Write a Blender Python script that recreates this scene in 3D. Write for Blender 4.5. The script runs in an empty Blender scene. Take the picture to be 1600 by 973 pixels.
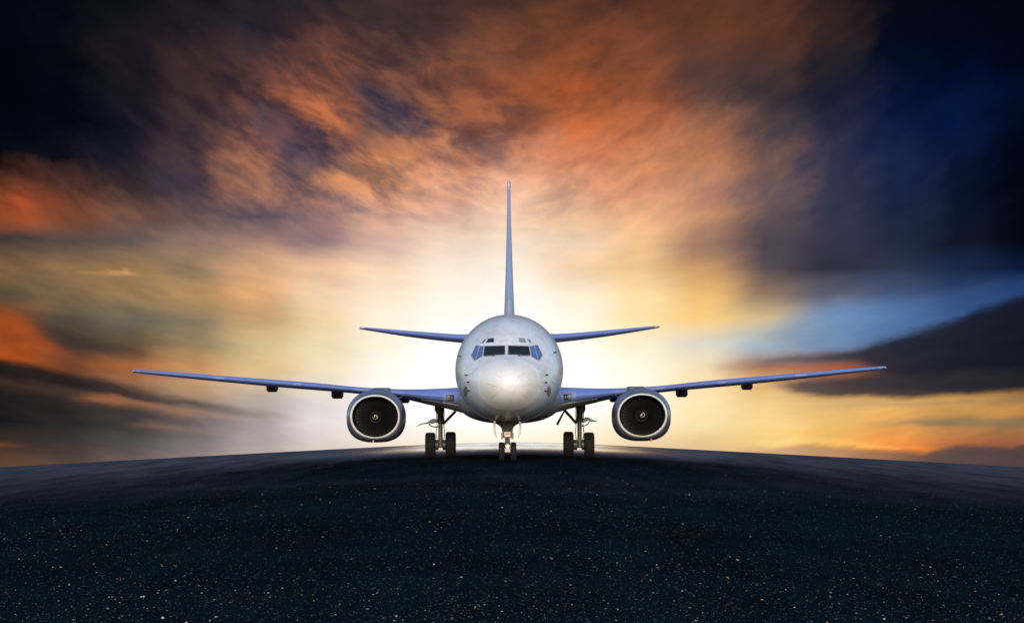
import bpy, bmesh, math
import numpy as np
from mathutils import Vector, Matrix
from mathutils.bvhtree import BVHTree

scene = bpy.context.scene
col = scene.collection
RAD = math.radians

# ------------------------------------------------------------------ camera
F = 5777.0            # focal length in photo pixels (1600 wide): a long lens
CAM_H = 2.05
HY = 630.0            # photo row of the level line
cam_d = bpy.data.cameras.new('camera')
cam = bpy.data.objects.new('camera', cam_d)
col.objects.link(cam)
cam.location = (0, 0, CAM_H)
cam.rotation_euler = (RAD(90), 0, 0)
cam_d.sensor_width = 36.0
cam_d.lens = 36.0 * F / 1600.0
cam_d.shift_y = (HY - 486.5) / 1600.0
cam_d.clip_start = 0.5
cam_d.clip_end = 20000
scene.camera = cam

# ------------------------------------------------------------------ exposure
scene.view_settings.view_transform = 'Standard'
scene.view_settings.look = 'None'
EXPOSURE = 0.30
scene.view_settings.exposure = EXPOSURE
scene.view_settings.gamma = 1.0
scene.view_settings.use_curve_mapping = False
scene.render.engine = 'CYCLES'
scene.cycles.use_denoising = True
scene.cycles.max_bounces = 6
scene.cycles.sample_clamp_indirect = 4.0

# ------------------------------------------------------------------ sun: veiled, behind the camera, lighting the nose
SUN_EL, SUN_AZ = 13.0, 180.0         # degrees; azimuth 0 is straight ahead of the camera (+Y)
sun_d = bpy.data.lights.new('sun', 'SUN')
sun_d.energy = 2.15
sun_d.angle = RAD(12)
sun_d.color = (1.0, 0.92, 0.80)
sun = bpy.data.objects.new('sun', sun_d)
col.objects.link(sun)
sd = Vector((math.sin(RAD(SUN_AZ)) * math.cos(RAD(SUN_EL)), math.cos(RAD(SUN_AZ)) * math.cos(RAD(SUN_EL)), math.sin(RAD(SUN_EL))))
sun.rotation_euler = sd.to_track_quat('Z', 'Y').to_euler()
sun.location = (0, 300, 60)


def lin(c):
    out = []
    for v in c:
        v = v / 255.0
        out.append(v / 12.92 if v <= 0.04045 else ((v + 0.055) / 1.055) ** 2.4)
    return tuple(out) + (1.0,)


def dim(c):
    """cloud colour as the exposed picture shows it"""
    k = 2.0 ** -EXPOSURE
    return tuple(v * k for v in lin(c)[:3]) + (1.0,)


class NT:
    """small helper that writes node graphs"""
    def __init__(self, tree):
        self.t = tree

    def n(self, kind, **props):
        nd = self.t.nodes.new(kind)
        for k, v in props.items():
            setattr(nd, k, v)
        return nd

    def put(self, sock, v):
        if hasattr(v, 'is_output'):
            self.t.links.new(v, sock)
        elif v is not None:
            sock.default_value = v

    def m(self, op, a, b=None, c=None, clamp=False):
        nd = self.n('ShaderNodeMath', operation=op, use_clamp=clamp)
        for s, v in zip(nd.inputs, (a, b, c)):
            self.put(s, v)
        return nd.outputs[0]

    def step(self, x, a, b, lo=0.0, hi=1.0, smooth=True):
        nd = self.n('ShaderNodeMapRange', interpolation_type='SMOOTHSTEP' if smooth else 'LINEAR', clamp=True)
        for s, v in zip(nd.inputs[:5], (x, a, b, lo, hi)):
            self.put(s, v)
        return nd.outputs[0]

    def vec(self, x, y, z=0.0):
        nd = self.n('ShaderNodeCombineXYZ')
        for s, v in zip(nd.inputs, (x, y, z)):
            self.put(s, v)
        return nd.outputs[0]

    def noise(self, v, scale, detail=4.0, rough=0.5, lac=2.0, dist=0.0, color=False):
        nd = self.n('ShaderNodeTexNoise')
        self.put(nd.inputs['Vector'], v)
        for k, x in (('Scale', scale), ('Detail', detail), ('Roughness', rough), ('Lacunarity', lac), ('Distortion', dist)):
            nd.inputs[k].default_value = x
        return nd.outputs[1] if color else nd.outputs[0]

    def mix(self, f, a, b, blend='MIX'):
        nd = self.n('ShaderNodeMix', data_type='RGBA', blend_type=blend, clamp_factor=True)
        self.put(nd.inputs[0], f)
        self.put(nd.inputs[6], a)
        self.put(nd.inputs[7], b)
        return nd.outputs[2]

    def ramp(self, x, stops, interp='LINEAR'):
        nd = self.n('ShaderNodeValToRGB')
        cr = nd.color_ramp
        cr.interpolation = interp
        cr.elements[0].position = stops[0][0]
        cr.elements[0].color = stops[0][1]
        cr.elements[1].position = stops[-1][0]
        cr.elements[1].color = stops[-1][1]
        for p, c in stops[1:-1]:
            e = cr.elements.new(p)
            e.color = c
        self.put(nd.inputs[0], x)
        return nd.outputs[0]

    def sep(self, v):
        nd = self.n('ShaderNodeSeparateXYZ')
        self.put(nd.inputs[0], v)
        return nd.outputs

    def vscale(self, v, s):
        nd = self.n('ShaderNodeVectorMath', operation='SCALE')
        self.put(nd.inputs[0], v)
        self.put(nd.inputs['Scale'], s)
        return nd.outputs[0]


# ------------------------------------------------------------------ sky
# Evening sky by compass direction and height: a bank of sunset cloud to the west (where the camera
# looks), clear twilight sky round the rest of the compass.  The cloud bank is drawn on a
# longitude / latitude grid whose unit is 1/F radian.
SKY = [
 (0,   [(2,6,16),(6,8,18),(16,16,24),(24,22,30),(38,32,40),(44,36,42),(54,42,44),(66,46,44),(76,50,42),(86,52,40),(88,50,38),(92,54,38),(84,50,38),(42,30,30),(6,10,24),(2,8,22),(2,6,18)]),
 (50,  [(2,6,16),(6,8,20),(24,22,30),(34,28,34),(38,33,44),(66,46,46),(68,50,48),(72,50,48),(100,60,46),(108,62,42),(104,60,44),(100,58,42),(92,54,40),(52,37,36),(4,10,26),(2,8,24),(2,6,20)]),
 (100, [(1,5,14),(6,8,18),(28,24,32),(60,42,44),(62,46,50),(124,76,60),(116,74,60),(116,72,56),(122,72,52),(138,74,46),(120,68,48),(86,58,52),(76,53,47),(36,32,40),(4,12,32),(2,10,34),(2,8,26)]),
 (150, [(1,4,12),(4,8,18),(20,20,30),(60,44,46),(96,62,56),(146,88,66),(106,74,66),(138,84,62),(150,82,54),(158,82,48),(148,82,54),(90,64,60),(58,49,54),(26,30,48),(6,18,52),(4,18,54),(2,12,38)]),
 (200, [(2,6,16),(4,8,22),(20,20,34),(64,48,52),(108,74,66),(172,100,68),(104,80,76),(154,96,70),(160,96,70),(188,104,64),(188,108,72),(146,96,74),(76,64,70),(38,40,62),(14,28,66),(6,22,60),(2,10,28)]),
 (250, [(10,12,20),(16,15,24),(28,26,40),(70,54,60),(150,98,80),(130,92,84),(190,122,84),(186,124,96),(200,136,106),(206,130,96),(208,134,94),(186,122,86),(116,88,80),(50,50,74),(24,38,72),(10,20,48),(2,6,20)]),
 (300, [(90,50,34),(84,52,44),(58,44,44),(64,54,68),(168,116,92),(196,134,102),(220,156,118),(226,168,138),(232,178,148),(226,166,132),(226,156,118),(184,128,104),(118,94,94),(50,52,76),(26,38,68),(10,18,40),(2,6,18)]),
 (340, [(150,76,44),(124,74,54),(116,80,66),(96,76,76),(92,78,90),(150,116,112),(220,168,140),(232,186,164),(244,206,176),(238,196,160),(238,182,136),(196,142,108),(98,82,84),(54,54,76),(30,40,66),(12,20,40),(2,6,16)]),
 (380, [(64,56,56),(84,70,68),(104,88,84),(138,112,102),(164,128,114),(150,120,124),(214,176,162),(242,214,192),(250,228,206),(244,212,180),(244,196,144),(160,122,102),(74,67,78),(54,54,74),(34,42,64),(16,22,38),(4,8,18)]),
 (420, [(130,98,66),(138,108,76),(150,118,80),(150,124,96),(214,166,126),(236,192,156),(244,212,182),(251,234,216),(253,240,224),(242,208,172),(240,198,142),(206,156,106),(84,74,80),(46,46,62),(46,54,76),(26,40,72),(10,26,58)]),
 (460, [(84,74,58),(126,102,74),(150,122,86),(184,144,98),(226,170,118),(242,208,172),(253,230,204),(255,245,230),(255,249,240),(253,236,210),(254,222,166),(236,186,116),(146,120,100),(96,98,116),(66,84,120),(44,66,106),(36,64,112)]),
 (500, [(140,74,38),(84,74,62),(104,98,84),(130,118,96),(196,160,114),(240,212,166),(254,240,218),(255,248,238),(255,254,250),(254,246,226),(254,226,170),(252,208,130),(214,190,144),(112,146,188),(84,120,172),(52,76,120),(36,52,84)]),
 (540, [(176,80,36),(70,52,44),(96,78,58),(146,126,94),(214,190,140),(236,218,176),(250,240,218),(255,254,250),(255,255,255),(255,252,240),(250,236,204),(222,216,200),(156,182,200),(116,136,164),(60,66,90),(40,44,60),(28,30,44)]),
 (570, [(70,46,34),(130,76,46),(170,102,60),(196,142,92),(222,190,138),(240,224,188),(252,246,232),(255,255,255),(255,255,255),(255,255,250),(254,244,220),(242,222,182),(180,120,84),(176,98,62),(70,52,52),(36,34,44),(26,26,36)]),
 (600, [(60,44,38),(60,46,40),(140,98,72),(190,150,112),(216,190,156),(236,222,202),(252,248,244),(255,255,255),(255,255,255),(255,255,250),(254,246,226),(252,224,172),(226,180,116),(140,100,76),(70,56,54),(48,44,50),(42,40,46)]),
 (630, [(38,32,32),(66,52,46),(96,78,68),(156,128,106),(180,166,156),(226,216,212),(252,248,248),(255,255,255),(255,255,255),(255,255,250),(254,244,220),(252,228,176),(244,206,138),(220,178,112),(236,184,106),(212,160,88),(200,140,72)]),
 (660, [(26,26,28),(40,38,40),(62,57,57),(106,96,95),(162,152,152),(226,216,214),(250,244,240),(255,252,246),(255,252,246),(254,246,230),(252,236,204),(252,226,170),(250,214,146),(234,188,112),(230,170,94),(190,136,80),(170,120,70)]),
 (690, [(58,46,40),(56,50,50),(80,74,76),(122,112,113),(174,162,160),(220,206,200),(240,224,206),(250,234,210),(252,236,212),(250,230,196),(238,212,168),(234,200,144),(246,206,128),(246,186,98),(236,150,72),(180,110,66),(150,92,62)]),
 (725, [(96,66,48),(90,70,60),(106,92,88),(140,126,122),(186,170,160),(210,190,176),(230,206,180),(240,214,186),(240,216,188),(236,210,174),(224,194,156),(214,178,140),(196,156,124),(180,126,88),(128,88,70),(92,72,70),(80,66,66)]),
]
# streaks and banks: (longitudes, upper edge, lower edge, colours, softness up, softness down, opacity)
BANDS = [
 # slate cloud deck above the blue gap and the blue gap itself
 ([1170,1240,1320,1400,1480,1560,1640],[528,496,480,478,470,454,434],[540,544,542,526,508,486,458],
  [(190,186,170),(128,150,178),(108,142,182),(84,120,168),(60,94,146),(46,76,126),(36,66,118)],26,14,0.78),
 # big slate bank on the right, upper lobe
 ([1110,1200,1270,1350,1410,1480,1530,1640],[572,560,552,540,522,504,482,452],[574,570,566,570,592,612,612,606],
  [(190,160,136),(100,88,92),(70,65,75),(46,44,56),(37,37,49),(31,31,43),(24,26,38),(17,21,33)],9,12,0.95),
 # its lower lobe
 ([1195,1250,1320,1400,1480,1560,1640],[604,594,588,582,582,580,576],[606,614,619,621,615,610,606],
  [(150,116,92),(84,72,72),(64,56,60),(54,49,56),(46,44,52),(38,37,46),(30,30,40)],8,7,0.92),
 # grey-green streaks over the yellow sky
 ([1250,1340,1400,1480,1560,1640],[632,629,626,626,618,616],[633,634,634,634,634,632],
  [(226,190,130),(190,160,110),(176,146,100),(180,140,90),(150,122,84),(136,112,78)],6,6,0.7),
 ([1340,1420,1480,1560,1640],[664,656,653,652,650],[666,665,667,668,666],
  [(214,172,112),(160,130,92),(142,120,88),(138,116,84),(124,104,76)],6,5,0.85),
 # burning streak low on the right
 ([1180,1250,1330,1410,1470],[693,683,688,695,701],[696,694,697,702,706],
  [(250,220,150),(255,214,130),(255,188,100),(252,150,72),(246,120,56)],5,4,0.9),
 # low dark cloud on the right horizon
 ([1150,1250,1350,1440,1490,1540,1575,1640],[700,698,703,710,694,693,699,686],[790]*8,
  [(216,176,132),(204,158,120),(170,120,86),(104,80,72),(92,74,72),(88,70,70),(86,68,68),(80,64,64)],5,5,0.92),
 # burning cloud far left
 ([-40,0,40,70,105,150],[482,486,498,520,545,566],[560,564,570,574,580,580],
  [(160,72,30),(164,74,30),(168,76,32),(146,72,38),(122,68,42),(106,66,46)],14,8,0.85),
 # ember patch upper left
 ([-40,0,40,80,120,170],[296,300,302,306,318,340],[336,346,356,350,342,344],
  [(150,72,42),(156,74,40),(172,78,42),(154,76,46),(118,68,48),(92,62,52)],22,22,0.65),
 # slate wedge beside it
 ([60,110,170,240],[520,526,534,548],[528,546,556,560],[(80,68,56),(60,50,46),(62,52,47),(98,76,60)],12,10,0.8),
 # dark streak one, falling to the right
 ([-40,0,100,200,300,400,480],[556,563,580,603,626,643,656],[580,587,606,625,640,652,660],
  [(24,24,26),(25,25,27),(30,29,31),(46,43,45),(82,74,72),(142,128,120),(196,182,174)],8,8,0.88),
 # wisp
 ([100,150,180,250,320,400],[622,618,619,632,645,656],[626,630,636,646,656,663],
  [(70,54,46),(142,90,60),(150,96,64),(146,104,80),(150,118,100),(180,160,150)],6,8,0.8),
 # dark streak two
 ([-40,0,100,200,300,400],[596,602,620,637,652,664],[640,648,652,658,668,674],
  [(24,24,26),(26,26,28),(34,33,35),(54,50,51),(98,88,88),(166,154,152)],8,14,0.8),
 ([190,240,300,360],[663,658,666,672],[666,671,674,677],[(90,76,70),(132,100,84),(136,114,104),(160,146,142)],6,7,0.7),
 ([-40,0,30,60],[689,690,692,695],[696,697,697,697],[(140,80,46),(128,76,46),(104,66,46),(70,54,46)],5,5,0.8),
 # bright sliver
 ([120,160,200,232],[424,427,424,431],[426,429,431,433],[(170,130,84),(210,156,96),(228,166,98),(186,140,94)],4,5,0.75),
 # blue-grey holes in the upper left cloud
 ([380,420,460,510,560],[160,170,184,208,225],[176,226,262,250,240],[(84,66,70),(70,60,74),(72,62,78),(84,68,78),(110,84,84)],20,24,0.75),
 ([540,570,610,650,690],[112,128,150,178,206],[134,176,200,212,222],[(104,76,70),(86,68,76),(82,68,80),(88,72,82),(120,90,86)],14,14,0.75),
 ([420,450,480,500],[240,230,232,250],[300,320,310,290],[(110,86,84),(92,78,88),(98,82,88),(130,100,92)],24,30,0.6),
 # glowing puffs
 ([400,430,470,510,545],[134,138,150,172,196],[146,164,188,208,212],[(120,76,62),(150,88,64),(172,98,66),(194,112,70),(180,110,76)],16,14,0.8),
 ([490,530,580,620,660],[262,256,248,252,272],[290,298,296,290,284],[(190,128,94),(216,148,100),(222,148,96),(218,150,104),(214,156,118)],18,16,0.7),
 ([320,350,380,430],[250,242,246,262],[276,290,296,290],[(130,90,76),(168,112,84),(168,112,84),(130,98,86)],22,24,0.6),
]


def build_sky():
    w = bpy.data.worlds.new('World')
    scene.world = w
    w.use_nodes = True
    w.node_tree.nodes.clear()
    g = NT(w.node_tree)
    tc = g.n('ShaderNodeTexCoord')
    d = tc.outputs['Generated']
    x, y, z = g.sep(d)
    az = g.m('ARCTAN2', x, y)
    el = g.m('ARCSINE', z)
    U0 = g.m('MULTIPLY', az, F)
    # past the edge of the bank the cloud folds back on itself before it thins out
    au = g.m('ABSOLUTE', U0)
    fold = g.m('PINGPONG', g.m('MAXIMUM', g.m('SUBTRACT', au, 840.0), 0.0), 260.0)
    UF = g.m('MULTIPLY_ADD', g.m('SIGN', U0), g.m('SUBTRACT', g.m('MINIMUM', au, 840.0), fold), 800.0)
    U = g.m('ADD', U0, 800.0)
    V = g.m('MULTIPLY_ADD', el, -F, HY)
    # slant of the streaks: they fall towards the sun from both sides
    du = g.m('SUBTRACT', U, 800.0)
    hyp = g.m('SQRT', g.m('MULTIPLY_ADD', du, du, 200.0 * 200.0))
    W = g.m('MULTIPLY_ADD', hyp, 0.22, V)
    streak_v = g.vec(g.m('MULTIPLY', U, 1 / 330.0), g.m('MULTIPLY', W, 1 / 62.0), 3.7)
    W2 = g.m('MULTIPLY_ADD', hyp, 0.55, V)
    puff_v = g.vec(g.m('MULTIPLY', U, 1 / 88.0), g.m('MULTIPLY', W2, 1 / 62.0), 9.1)
    high = g.step(V, 300.0, 430.0, 1.0, 0.0)          # billowy above, streaky below
    wn = g.noise(puff_v, 1.0, 7.0, 0.58, color=True)
    wn2 = g.noise(streak_v, 1.0, 5.0, 0.55, color=True)
    wc = g.mix(high, wn2, wn)
    wx, wy, _ = g.sep(wc)
    ax = g.m('MULTIPLY_ADD', high, 60.0, 70.0)
    ay = g.m('MULTIPLY_ADD', high, 75.0, 26.0)
    Uw = g.m('ADD', UF, g.m('MULTIPLY', g.m('SUBTRACT', wx, 0.5), ax))
    Vw = g.m('ADD', V, g.m('MULTIPLY', g.m('SUBTRACT', wy, 0.5), ay))
    un = g.m('MULTIPLY', Uw, 1 / 1600.0)
    c = None
    prev = None
    for yy, row in SKY:
        r = g.ramp(un, [(i / 16.0, dim(q)) for i, q in enumerate(row)], 'EASE')
        c = r if c is None else g.mix(g.step(Vw, float(prev), float(yy), smooth=False), c, r)
        prev = yy
    # streaks: a finer, smaller warp keeps their edges ragged
    fine_v = g.vec(g.m('MULTIPLY', U, 1 / 70.0), g.m('MULTIPLY', W, 1 / 22.0), 1.3)
    fn = g.noise(fine_v, 0.8, 6.0, 0.58, color=True)
    fx, fy, _ = g.sep(fn)
    by = g.m('MULTIPLY_ADD', high, 46.0, 20.0)
    Vb = g.m('ADD', V, g.m('MULTIPLY', g.m('SUBTRACT', fy, 0.5), by))
    Vb = g.m('ADD', Vb, g.m('MULTIPLY', g.m('SUBTRACT', wy, 0.5), 9.0))
    Ub = g.m('ADD', UF, g.m('MULTIPLY', g.m('SUBTRACT', fx, 0.5), 60.0))
    for xs, tops, bots, cols, st, sb, op in BANDS:
        x0, x1 = xs[0], xs[-1]
        t = g.step(Ub, float(x0), float(x1), smooth=False)
        ps = [(q - x0) / (x1 - x0) for q in xs]
        rt = g.ramp(t, [(p, (a / 1000.0,) * 3 + (1,)) for p, a in zip(ps, tops)])
        rb = g.ramp(t, [(p, (a / 1000.0,) * 3 + (1,)) for p, a in zip(ps, bots)])
        cc = g.ramp(t, [(p, dim(q)) for p, q in zip(ps, cols)])
        yt = g.m('MULTIPLY', rt, 1000.0)
        yb = g.m('MULTIPLY', rb, 1000.0)
        m1 = g.step(g.m('SUBTRACT', Vb, yt), -float(st), float(st))
        m2 = g.step(g.m('SUBTRACT', yb, Vb), -float(sb), float(sb))
        fade = min(60.0, 0.2 * (x1 - x0))
        m3 = g.m('MULTIPLY', g.step(Ub, x0 - fade * 0.3, x0 + fade * 0.7) if x0 > 0 else 1.0,
                 g.step(Ub, x1 + fade * 0.3, x1 - fade * 0.7) if x1 < 1600 else 1.0)
        f = g.m('MULTIPLY', g.m('MULTIPLY', m1, m2), g.m('MULTIPLY', m3, op))
        c = g.mix(f, c, cc)
    # fine cloud texture: lit and shaded billows
    det = g.mix(high, g.noise(fine_v, 0.7, 7.0, 0.6), g.noise(g.vec(g.m('MULTIPLY', U, 1 / 84.0), g.m('MULTIPLY', W2, 1 / 46.0), 5.5), 1.0, 8.0, 0.60, 2.0, 0.3))
    dn = g.m('SUBTRACT', det, 0.5)
    gl_r = g.m('SQRT', g.m('ADD', g.m('POWER', g.m('MULTIPLY', du, 1 / 420.0), 2.0), g.m('POWER', g.m('MULTIPLY', g.m('SUBTRACT', V, 605.0), 1 / 220.0), 2.0)))
    amp = g.m('MULTIPLY', g.step(gl_r, 0.5, 1.7, 0.12, 1.0), g.step(U, 880.0, 1150.0, 1.0, 0.6))
    warm = g.m('MULTIPLY_ADD', g.m('MULTIPLY', dn, amp), g.m('MULTIPLY_ADD', high, 0.7, 1.2), 1.0)
    mid = g.m('MULTIPLY_ADD', g.m('MULTIPLY', dn, amp), g.m('MULTIPLY_ADD', high, 0.5, 0.95), 1.0)
    cool = g.m('MULTIPLY_ADD', g.m('MULTIPLY', dn, amp), g.m('MULTIPLY_ADD', high, 0.27, 0.58), 1.0)
    tint = g.n('ShaderNodeCombineColor')
    for s, v in zip(tint.inputs, (warm, mid, cool)):
        g.put(s, v)
    c = g.mix(1.0, c, tint.outputs[0], 'MULTIPLY')
    # broken billows with burning edges in the upper left of the bank
    rg = g.m('ADD', g.m('POWER', g.m('MULTIPLY', g.m('SUBTRACT', U, 560.0), 1 / 300.0), 2.0), g.m('POWER', g.m('MULTIPLY', g.m('SUBTRACT', V, 205.0), 1 / 165.0), 2.0))
    reg = g.step(rg, 1.1, 0.25)
    bt = g.ramp(det, [(0.0, (0.56, 0.62, 0.86, 1)), (0.40, (0.56, 0.62, 0.86, 1)), (0.58, (1, 1, 1, 1)), (1.0, (1, 1, 1, 1))])
    c = g.mix(reg, c, bt, 'MULTIPLY')
    # glare of the sun low behind the thin cloud, brighter than the film can hold
    glow = g.m('MULTIPLY', g.m('EXPONENT', g.m('MULTIPLY', g.m('MULTIPLY', gl_r, gl_r), -3.0)), 0.10)
    gc = g.vscale((1.0, 0.95, 0.86), glow)
    c = g.mix(1.0, c, gc, 'ADD')
    # the rest of the compass: clear twilight
    sky = g.n('ShaderNodeTexSky', sky_type='NISHITA', sun_disc=False)
    sky.sun_elevation = RAD(SUN_EL)
    sky.sun_rotation = RAD(SUN_AZ)
    sky.air_density = 1.0
    sky.dust_density = 1.0
    sky.ozone_density = 2.0
    clear = g.vscale(sky.outputs[0], SKY_STRENGTH)
    ang = g.m('ARCCOSINE', g.m('MINIMUM', y, 0.99999))
    f = g.step(ang, RAD(10.8), RAD(34))
    c = g.mix(f, c, clear)
    bg = g.n('ShaderNodeBackground')
    g.put(bg.inputs[0], c)
    bg.inputs[1].default_value = 1.0
    out = g.n('ShaderNodeOutputWorld')
    w.node_tree.links.new(bg.outputs[0], out.inputs[0])


SKY_STRENGTH = 0.15
build_sky()
# ------------------------------------------------------------------ mesh helpers
def link(name, me, mat=None, parent=None, smooth=True):
    if mat is not None and not me.materials:
        me.materials.append(mat)
    if smooth:
        me.polygons.foreach_set('use_smooth', [True] * len(me.polygons))
        if hasattr(me, 'set_sharp_from_angle'):
            me.set_sharp_from_angle(angle=RAD(38))
    o = bpy.data.objects.new(name, me)
    col.objects.link(o)
    if parent is not None:
        o.parent = parent
    return o


class MB:
    def __init__(self):
        self.v, self.f = [], []

    def add(self, vs, fs):
        b = len(self.v)
        self.v += [tuple(p) for p in vs]
        self.f += [tuple(b + i for i in q) for q in fs]

    def rings(self, rings, cap0=True, cap1=True, closed=True):
        n = len(rings[0])
        vs = [p for r in rings for p in r]
        fs = []
        for i in range(len(rings) - 1):
            for j in range(n if closed else n - 1):
                k = (j + 1) % n
                fs.append((i * n + j, i * n + k, (i + 1) * n + k, (i + 1) * n + j))
        if cap0:
            fs.append(tuple(range(n))[::-1])
        if cap1:
            b = (len(rings) - 1) * n
            fs.append(tuple(range(b, b + n)))
        self.add(vs, fs)

    def tube(self, pts, r, seg=12):
        pts = [Vector(p) for p in pts]
        rs = r if isinstance(r, (list, tuple)) else [r] * len(pts)
        rings = []
        for i, p in enumerate(pts):
            t = (pts[min(i + 1, len(pts) - 1)] - pts[max(i - 1, 0)]).normalized()
            a = t.orthogonal().normalized() if i == 0 else (a - t * a.dot(t)).normalized()
            b = t.cross(a)
            rings.append([p + (a * math.cos(2 * math.pi * k / seg) + b * math.sin(2 * math.pi * k / seg)) * rs[i] for k in range(seg)])
        self.rings(rings)

    def box(self, lo, hi):
        (x0, y0, z0), (x1, y1, z1) = lo, hi
        self.add([(x0, y0, z0), (x1, y0, z0), (x1, y1, z0), (x0, y1, z0), (x0, y0, z1), (x1, y0, z1), (x1, y1, z1), (x0, y1, z1)],
                 [(0, 3, 2, 1), (4, 5, 6, 7), (0, 1, 5, 4), (1, 2, 6, 5), (2, 3, 7, 6), (3, 0, 4, 7)])

    def prism(self, poly, y0, y1):
        """polygon of (x, z) drawn out from y0 to y1"""
        self.rings([[(a, y0, b) for a, b in poly], [(a, y1, b) for a, b in poly]])

    def lathe_x(self, prof, cx, cy, cz, seg=32):
        """profile of (x, radius) turned about an axle along x"""
        rings = []
        for px, r in prof:
            rings.append([(cx + px, cy + r * math.cos(2 * math.pi * k / seg), cz + r * math.sin(2 * math.pi * k / seg)) for k in range(seg)])
        self.rings(rings)

    def lathe_y(self, prof, cx, cz, seg=32):
        rings = []
        for py, r in prof:
            rings.append([(cx + r * math.cos(2 * math.pi * k / seg), py, cz + r * math.sin(2 * math.pi * k / seg)) for k in range(seg)])
        self.rings(rings)

    def mesh(self, name, bevel=0.0):
        me = bpy.data.meshes.new(name)
        me.from_pydata(self.v, [], self.f)
        bm = bmesh.new()
        bm.from_mesh(me)
        bmesh.ops.remove_doubles(bm, verts=bm.verts, dist=1e-5)
        bmesh.ops.recalc_face_normals(bm, faces=bm.faces)
        if bevel:
            es = [e for e in bm.edges if len(e.link_faces) == 2 and e.calc_face_angle(0) > RAD(35)]
            bmesh.ops.bevel(bm, geom=es, offset=bevel, segments=2, affect='EDGES', clamp_overlap=True)
        bm.to_mesh(me)
        bm.free()
        return me

    def build(self, name, mat, parent=None, smooth=True, bevel=0.0):
        return link(name, self.mesh(name, bevel), mat, parent, smooth)


def curve(table, k):
    """smooth interpolation (Catmull-Rom) through a table of rows keyed by the first column"""
    if k <= table[0][0]:
        return table[0][1:]
    if k >= table[-1][0]:
        return table[-1][1:]
    for i in range(len(table) - 1):
        if table[i][0] <= k <= table[i + 1][0]:
            break
    a, b = table[i], table[i + 1]
    p = table[i - 1] if i > 0 else None
    q = table[i + 2] if i + 2 < len(table) else None
    h = b[0] - a[0]
    t = (k - a[0]) / h
    out = []
    for j in range(1, len(a)):
        s = (b[j] - a[j]) / h
        m0 = (b[j] - p[j]) / (b[0] - p[0]) if p else s
        m1 = (q[j] - a[j]) / (q[0] - a[0]) if q else s
        t2, t3 = t * t, t * t * t
        out.append((2 * t3 - 3 * t2 + 1) * a[j] + (t3 - 2 * t2 + t) * h * m0 + (-2 * t3 + 3 * t2) * b[j] + (t3 - t2) * h * m1)
    return out


# ------------------------------------------------------------------ materials
def principled(name, base, rough=0.5, metal=0.0, spec=0.5, coat=0.0):
    m = bpy.data.materials.new(name)
    m.use_nodes = True
    m.node_tree.nodes.clear()
    g = NT(m.node_tree)
    out = g.n('ShaderNodeOutputMaterial')
    b = g.n('ShaderNodeBsdfPrincipled')
    m.node_tree.links.new(b.outputs[0], out.inputs[0])
    b.inputs['Base Color'].default_value = tuple(base) + (1,)
    b.inputs['Roughness'].default_value = rough
    b.inputs['Metallic'].default_value = metal
    b.inputs['Specular IOR Level'].default_value = spec
    b.inputs['Coat Weight'].default_value = coat
    return m, g, b


def worn(name, base, stain, rough, metal=0.0, spec=0.5, coat=0.0, scale=1.6, amount=0.5, bump=0.0, stretch=(1, 0.35, 1), rvar=0.12):
    """paint or metal with procedural grime, streaks and uneven gloss"""
    m, g, b = principled(name, base, rough, metal, spec, coat)
    tc = g.n('ShaderNodeTexCoord').outputs['Object']
    mp = g.n('ShaderNodeMapping')
    g.put(mp.inputs[0], tc)
    mp.inputs['Scale'].default_value = stretch
    v = mp.outputs[0]
    n1 = g.noise(v, scale, 6.0, 0.6)
    n2 = g.noise(v, scale * 7.0, 5.0, 0.65)
    f = g.m('MULTIPLY', g.step(g.m('MULTIPLY_ADD', n2, 0.45, g.m('MULTIPLY', n1, 0.75)), 0.45, 0.85), amount)
    g.put(b.inputs['Base Color'], g.mix(f, tuple(base) + (1,), tuple(stain) + (1,)))
    g.put(b.inputs['Roughness'], g.m('MULTIPLY_ADD', g.m('SUBTRACT', n2, 0.5), rvar * 2, rough))
    if bump:
        bp = g.n('ShaderNodeBump')
        bp.inputs['Strength'].default_value = bump
        bp.inputs['Distance'].default_value = 0.02
        g.put(bp.inputs['Height'], g.noise(tc, scale * 1.7, 3.0, 0.5))
        g.put(b.inputs['Normal'], bp.outputs[0])
    return m


M = {}
M['white'] = worn('white_paint', (0.75, 0.80, 0.95), (0.46, 0.41, 0.36), 0.30, coat=0.25, scale=0.9, amount=0.72, bump=0.04)
M['radome'] = worn('radome_paint', (0.80, 0.80, 0.84), (0.54, 0.48, 0.42), 0.30, coat=0.25, scale=0.9, amount=0.6)
M['belly'] = worn('belly_paint', (0.30, 0.30, 0.33), (0.15, 0.14, 0.13), 0.4, scale=1.0, amount=0.7)
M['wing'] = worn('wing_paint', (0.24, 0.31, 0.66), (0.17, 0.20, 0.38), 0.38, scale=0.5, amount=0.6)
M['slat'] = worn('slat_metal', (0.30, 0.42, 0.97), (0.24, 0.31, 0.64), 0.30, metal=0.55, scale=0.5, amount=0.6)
M['door'] = worn('gear_door_paint', (0.10, 0.12, 0.20), (0.06, 0.06, 0.08), 0.4)
M['panel'] = worn('panel_paint', (0.66, 0.62, 0.58), (0.42, 0.38, 0.34), 0.4, scale=1.2, amount=0.6)
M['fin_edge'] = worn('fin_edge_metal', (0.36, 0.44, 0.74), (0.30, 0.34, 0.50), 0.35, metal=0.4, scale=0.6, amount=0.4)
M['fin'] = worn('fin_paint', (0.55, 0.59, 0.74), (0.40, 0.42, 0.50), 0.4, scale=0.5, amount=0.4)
M['cowl'] = worn('cowl_paint', (0.34, 0.36, 0.46), (0.14, 0.14, 0.15), 0.30, metal=0.8, scale=1.6, amount=0.6)
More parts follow.
